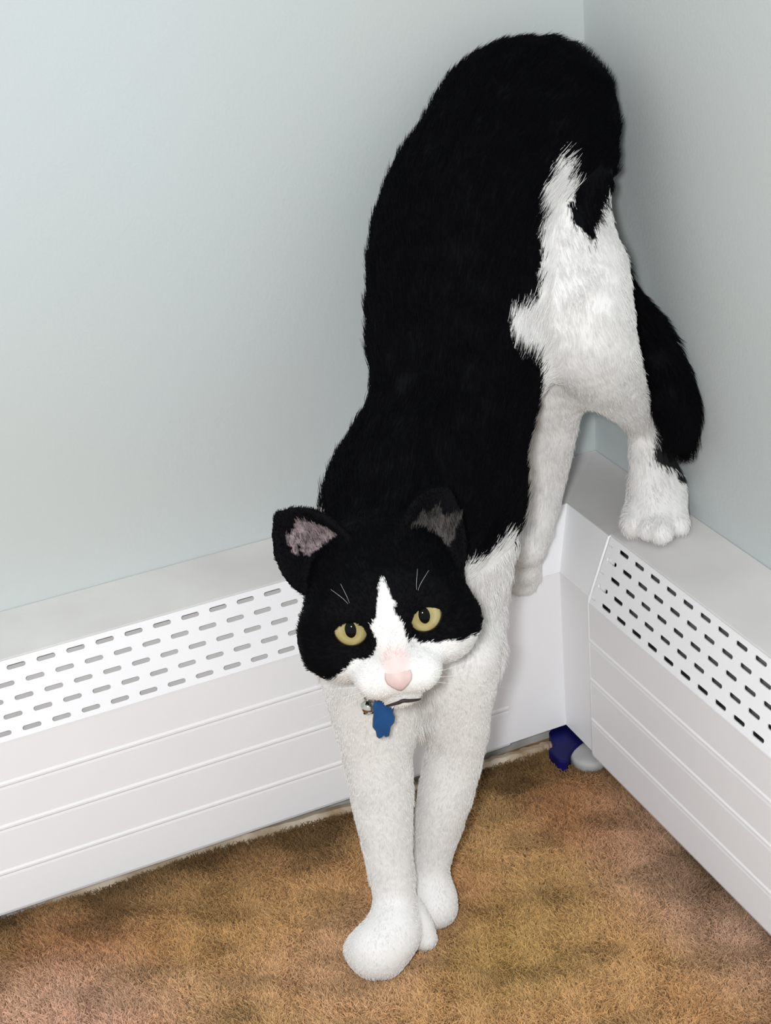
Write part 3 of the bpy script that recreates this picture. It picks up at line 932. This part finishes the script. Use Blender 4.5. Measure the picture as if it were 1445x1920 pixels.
TAG_O, TAG_X, TAG_Y, TAG_N = (Vector(q) for q in ((-0.2854, -0.2486, 0.1967), (0.9326, -0.3610, 0.0000), (0.0431, 0.1114, 0.9928), (-0.3584, -0.9259, 0.1195)))
TAG = [(-0.00376, 0.0117), (0.00092, 0.01191), (0.00634, 0.01087), (0.00692, 0.00679), (0.00583, 0.00264), (0.00655, -0.00028), (0.00571, -0.00353), (0.00358, -0.00592), (0.00271, -0.0099), (0.00221, -0.01176), (0.00067, -0.01218), (-0.00072, -0.01097), (-0.0019, -0.01228), (-0.00344, -0.0127), (-0.00459, -0.01128), (-0.00471, -0.00791), (-0.00616, -0.00513), (-0.00569, -0.00089), (-0.00496, 0.00331), (-0.00528, 0.00808)]
def slab(name, outline, th, back, mat, parent, grow=0.0):
    c_ = np.mean(np.array(outline), 0)
    pts_ = []
    for (x, y) in outline:
        d_ = np.array((x, y)) - c_; r_ = np.linalg.norm(d_)
        pts_.append(c_ + d_ * (1 + grow / r_))
    k_ = len(pts_)
    V = [TAG_O + TAG_X * float(x) + TAG_Y * float(y) + TAG_N * (back + s_ * th) for s_ in (0, 1) for (x, y) in pts_]
    Fc = [tuple(range(k_)), tuple(range(k_, 2 * k_))[::-1]] + [(i, (i + 1) % k_, k_ + (i + 1) % k_, k_ + i) for i in range(k_)]
    return bevel(mesh_obj(name, V, Fc, mat, parent), 0.0002, 1)
tg = slab('name_tag', TAG, 0.0012, 0.0, M_TAG, collar)
tg['label'] = 'blue metal name tag'
rim = slab('tag_rim', TAG, 0.0009, -0.0002, M_RIM, None, 0.0005)
rim.parent = tg
rc = Vector((-0.2879, -0.2458, 0.2103))
tv, tf = tube([rc + TAG_X * (0.0032 * math.cos(t)) * 0.35 + TAG_Y * (0.0032 * math.sin(t)) + TAG_N * (0.0026 * math.cos(t)) for t in np.linspace(0, 2 * math.pi, 20, endpoint=False)], 0.0005, 6, True)
mesh_obj('split_ring', tv, tf, M_BELL, collar, True)
bc = Vector((-0.2909, -0.2404, 0.2012))
prof = [(max(0.0042 * math.sin(t), 1e-5), 0.0042 * math.cos(t)) for t in np.linspace(0, math.pi, 15)]
prof = prof[:7] + [(0.0044, 0.0004), (0.0044, -0.0004)] + prof[8:]
bell = lathe_local(prof, 24, bc, (0.25, -0.2, 0.95), M_BELL, 'bell', collar)
bell['label'] = 'small silver bell'
bv, bf = box(-0.0030, 0.0030, -0.0004, 0.0004, -0.0045, -0.0018)
sl_ = mesh_obj('bell_slot', [bc + TAG_X * a_ + TAG_N * b_ + TAG_Y * c_ for (a_, b_, c_) in bv], bf, M_PUPIL, None)
sl_.parent = bell
tv, tf = tube([bc + TAG_Y * (0.0058 + 0.0016 * math.sin(t)) + TAG_X * (0.0016 * math.cos(t)) for t in np.linspace(0, 2 * math.pi, 14, endpoint=False)], 0.0004, 6, True)
mesh_obj('bell_loop', tv, tf, M_BELL, collar, True)

# ------------------------------------------------------------------ carpet pile
NP = 380000
px_ = RNG.random(NP) * 0.66 - 0.66; py_ = RNG.random(NP) * 0.50 - 0.54
lim = np.interp(px_, [e_[0] for e_ in edge], [e_[1] for e_ in edge])
ok = (py_ < lim - 0.001) & (px_ < -0.050)
px_, py_, lim = px_[ok], py_[ok], lim[ok]
NP = len(px_)
P0 = np.stack([px_, py_, np.full(NP, -0.004)], 1)
h_ = 0.0046 * (0.7 + 0.5 * RNG.random(NP)) + 0.0008 * noise3(P0, 90, 31)
an_ = RNG.random(NP) * 6.283
ln_ = 0.0018 * RNG.random(NP)
lean = np.stack([np.cos(an_) * ln_, np.sin(an_) * ln_, np.zeros(NP)], 1) + np.stack([noise3(P0, 220, 33), noise3(P0, 220, 34), np.zeros(NP)], 1) * 0.0010
cur = RNG.normal(size=(NP, 3)) * 0.0009
P1 = P0 + lean * 0.4 + np.stack([cur[:, 0], cur[:, 1], h_ * 0.5], 1)
P2 = P0 + lean + np.stack([cur[:, 1], cur[:, 2], h_], 1)
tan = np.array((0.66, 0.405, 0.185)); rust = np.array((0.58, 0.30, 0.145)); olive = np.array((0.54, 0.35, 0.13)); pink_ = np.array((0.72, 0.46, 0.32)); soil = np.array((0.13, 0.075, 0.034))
w1 = np.clip(noise3(P0, 32, 41) * 0.7, 0, 1)[:, None]; w2 = np.clip(noise3(P0, 40, 42) * 0.6, 0, 1)[:, None]; w3 = np.clip(noise3(P0, 26, 43) * 0.7, 0, 1)[:, None]
pc = tan * (1 - w1) + rust * w1
pc = pc * (1 - w2) + olive * w2
pc = pc * (1 - w3) + pink_ * w3
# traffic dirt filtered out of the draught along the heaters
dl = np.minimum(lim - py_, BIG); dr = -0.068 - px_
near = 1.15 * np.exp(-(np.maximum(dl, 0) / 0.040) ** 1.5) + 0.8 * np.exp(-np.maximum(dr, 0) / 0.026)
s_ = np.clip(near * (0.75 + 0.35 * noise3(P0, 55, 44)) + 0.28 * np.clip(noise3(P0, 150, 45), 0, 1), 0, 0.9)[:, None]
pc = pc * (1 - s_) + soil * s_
pc = pc * (0.70 + 0.6 * RNG.random((NP, 1)))
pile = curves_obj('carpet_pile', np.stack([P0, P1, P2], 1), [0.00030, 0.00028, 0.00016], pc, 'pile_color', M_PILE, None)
tag(pile, 'matted brown and tan carpet pile with darker soiling along the heaters', 'carpet', kind='stuff')
